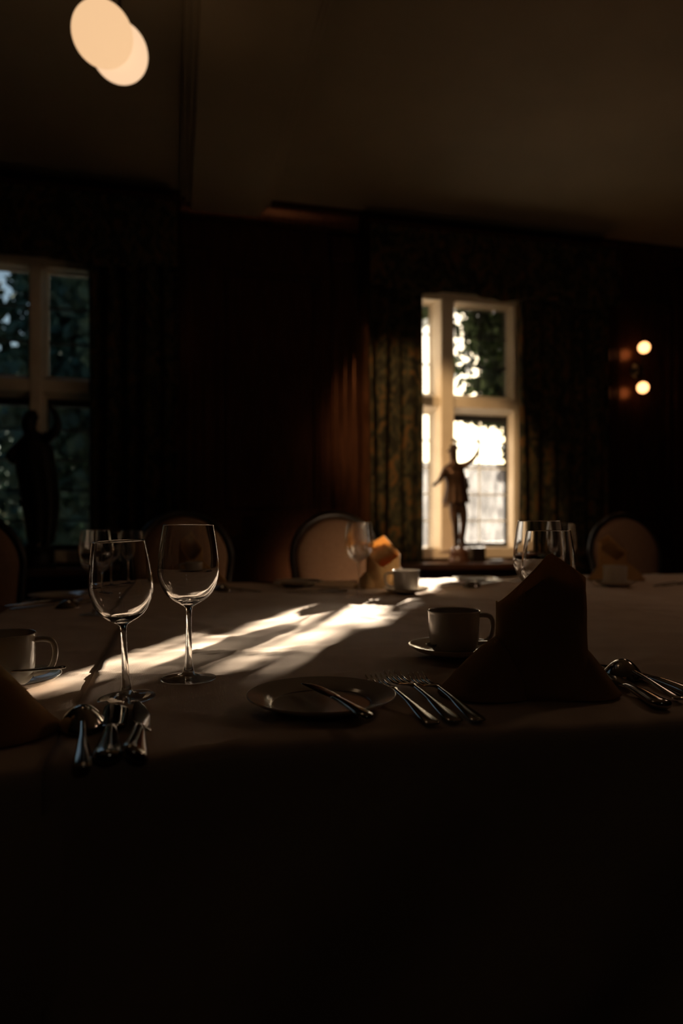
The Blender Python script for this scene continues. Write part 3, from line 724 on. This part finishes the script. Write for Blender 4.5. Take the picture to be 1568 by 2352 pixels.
mb.tube(cr([Q(1044,1014,.01),Q(1048,1004,.01),Q(1044,997,.01),Q(1038,1001,.01)],4),[.010]*13,8,.6,Vector((0,1,0))).build('plumed_hat', M['bronze'], stt, True, auto=60)
mb = MB()   # rolled cloak and pouch at the hip, trunk support behind the leg
mb.tube([Q(1068,1085,.03),Q(1072,1110,.04),Q(1070,1130,.04),Q(1068,1150,.03)],[.022,.030,.026,.012],10)
mb.tube([Q(1064,1150,.04),Q(1066,1200,.045),Q(1064,1254,.04)],[.016,.018,.024],8).build('cloak', M['bronze'], stt, True)
MB().tube(cr([Q(1092,1001,-.03),Q(1085,1008,-.03),Q(1078,1011,-.03),Q(1072,1009,-.03)],4),[.0035]*13,6).tube([Q(1100,1004,-.03),Q(1097,994,-.03)],[.004,.006],6).build('scroll', M['bronze'], stt, True)
bs = MB().lathe([(.0,0),(.072,0),(.072,.012),(.066,.02),(.062,.06),(.066,.07),(.060,.080),(.052,.098),(.0,.098)],40)
bs.build('pedestal', M['walnut'], stt, True, auto=35)
# left statuette, larger cloaked figure against the dim window
sw = PX(88, NW-.2)
st2 = thing('statuette', 'black cloaked statuette with raised arm before the dim left window', 'statuette', WN(sw,NW-.20,.722), 0)
k2_ = .00256
def Q2(px,py,y=0): return ((px-88)*k2_, y, (1356-py)*k2_)
bn = [(Q2(84,1150),(.085,.06)),(Q2(80,1110),(.075,.05)),(Q2(78,1080),(.080,.05)),(Q2(74,1062),(.05,.04)),(Q2(70,1050),(.026,.026)),(Q2(66,1036,-.01),(.034,.036)),(Q2(68,1018),(.036,.038)),(Q2(70,1006),(.022,.024)),
 (Q2(100,1066),.036),(Q2(116,1060,-.02),.028),(Q2(133,1048,-.03),.022),(Q2(138,1028,-.03),.017),(Q2(130,1006,-.03),.013),(Q2(121,994,-.03),.011),(Q2(117,984,-.03),.013),
 (Q2(55,1078),.034),(Q2(42,1094,-.03),.034),(Q2(32,1106,-.05),.028),(Q2(48,1118,-.09),.016),(Q2(58,1124,-.10),.012),
 (Q2(76,1200),.05),(Q2(76,1250,-.02),.036),(Q2(78,1300),.024),(Q2(72,1308,-.05),.016),
 (Q2(100,1200),.05),(Q2(104,1250,.01),.036),(Q2(104,1300,.02),.024),(Q2(104,1308,-.03),.016)]
e2 = [(0,1),(1,2),(2,3),(3,4),(4,5),(5,6),(6,7),(3,8),(8,9),(9,10),(10,11),(11,12),(12,13),(13,14),(3,15),(15,16),(16,17),(17,18),(18,19),(0,20),(20,21),(21,22),(22,23),(0,24),(24,25),(25,26),(26,27)]
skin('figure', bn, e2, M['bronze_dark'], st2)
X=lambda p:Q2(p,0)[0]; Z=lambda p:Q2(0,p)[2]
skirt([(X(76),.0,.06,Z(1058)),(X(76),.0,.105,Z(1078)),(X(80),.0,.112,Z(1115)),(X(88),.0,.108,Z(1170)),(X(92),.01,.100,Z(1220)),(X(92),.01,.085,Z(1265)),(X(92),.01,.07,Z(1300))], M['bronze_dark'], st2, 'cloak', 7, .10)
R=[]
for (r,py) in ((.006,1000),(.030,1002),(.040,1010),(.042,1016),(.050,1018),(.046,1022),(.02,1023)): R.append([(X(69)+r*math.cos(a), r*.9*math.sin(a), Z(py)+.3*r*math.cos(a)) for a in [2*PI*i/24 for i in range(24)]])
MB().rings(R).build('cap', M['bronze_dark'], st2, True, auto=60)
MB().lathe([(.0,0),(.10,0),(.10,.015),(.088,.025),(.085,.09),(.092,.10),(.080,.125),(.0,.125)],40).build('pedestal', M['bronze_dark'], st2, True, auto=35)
# small things on the sills
bx = MB().box((-.05,-.04,0),(.05,.04,.10)).build('small_box', M['chair_wood'], None, loc=WN(PX(1094,NW-.14),NW-.14,.722), rotz=YAW)
tag(bev(bx), 'small black box on the sill right of the bronze statuette', 'box')
dish = MB().lathe(cr([(.0002,.003),(.04,.004),(.065,.012),(.067,.013),(.04,.001),(.0002,.0)],4),32).build('metal_dish', M['steel'], None, True, loc=WN(PX(1137,NW-.16),NW-.16,.722))
tag(dish, 'small shiny dish on the sill under the bright right casement', 'dish')

# ------------------------------------------------------------ pendants and wall lamp
def pendant(px, py, D, r, label, m):
    X_ = (px-784)/F*D; z = EYE+(HZ-py)/F*D
    t = thing('globe_pendant', label, 'lamp', (X_,D,z), 0, 'glowing globe pendants')
    MB().lathe([(max(.0005,r*math.sin(PI*i/40)), -r*math.cos(PI*i/40)) for i in range(41)], 64).build('globe', m, t, True)
    MB().lathe([(.03,r-.008),(.034,r),(.03,r+.03),(.008,r+.045),(.005,r+.05),(.005,CZ-z-.03),(.05,CZ-z-.02),(.055,CZ-z)],24,True,True).build('stem', M['brass'], t, True, auto=40)
pendant(235.5, 79, 2.25, .097, 'front glowing globe pendant cut by the top of the picture', M['globe'])
pendant(274.5, 121, 2.47, .099, 'rear glowing globe pendant half hidden behind the front one', M['globe2'])
wq = PX(1460, NW); ws = thing('wall_sconce', 'two-bulb wall lamp on the dark panelling at right', 'lamp', WN(wq,NW,2.135), YAW)
MB().lathe(cr([(.0005,.0),(.05,.0),(.058,.006),(.05,.016),(.03,.024),(.022,.04),(.0005,.045)],4),32).build('back_plate', M['brass'], ws, True).rotation_euler=(PI/2,0,0)
wb = PX(1477, NW-.11)-wq
for sg in (1,-1):
    MB().tube(cr([(0,-.03,0),(wb*.5,-.09,.02*sg),(wb,-.115,.05*sg),(wb,-.11,.105*sg)],5),[.008]*16,8).lathe([(0.0005,0),(.02,0)],8).build('arm', M['brass'], ws, True)
    r=.040
    b = MB().lathe([(max(.0005,r*math.sin(PI*i/24)), -r*math.cos(PI*i/24)) for i in range(25)], 32).build('bulb', M['bulb'], ws, True); b.location=(wb+(.006 if sg>0 else -.004),-.11,.148*sg)
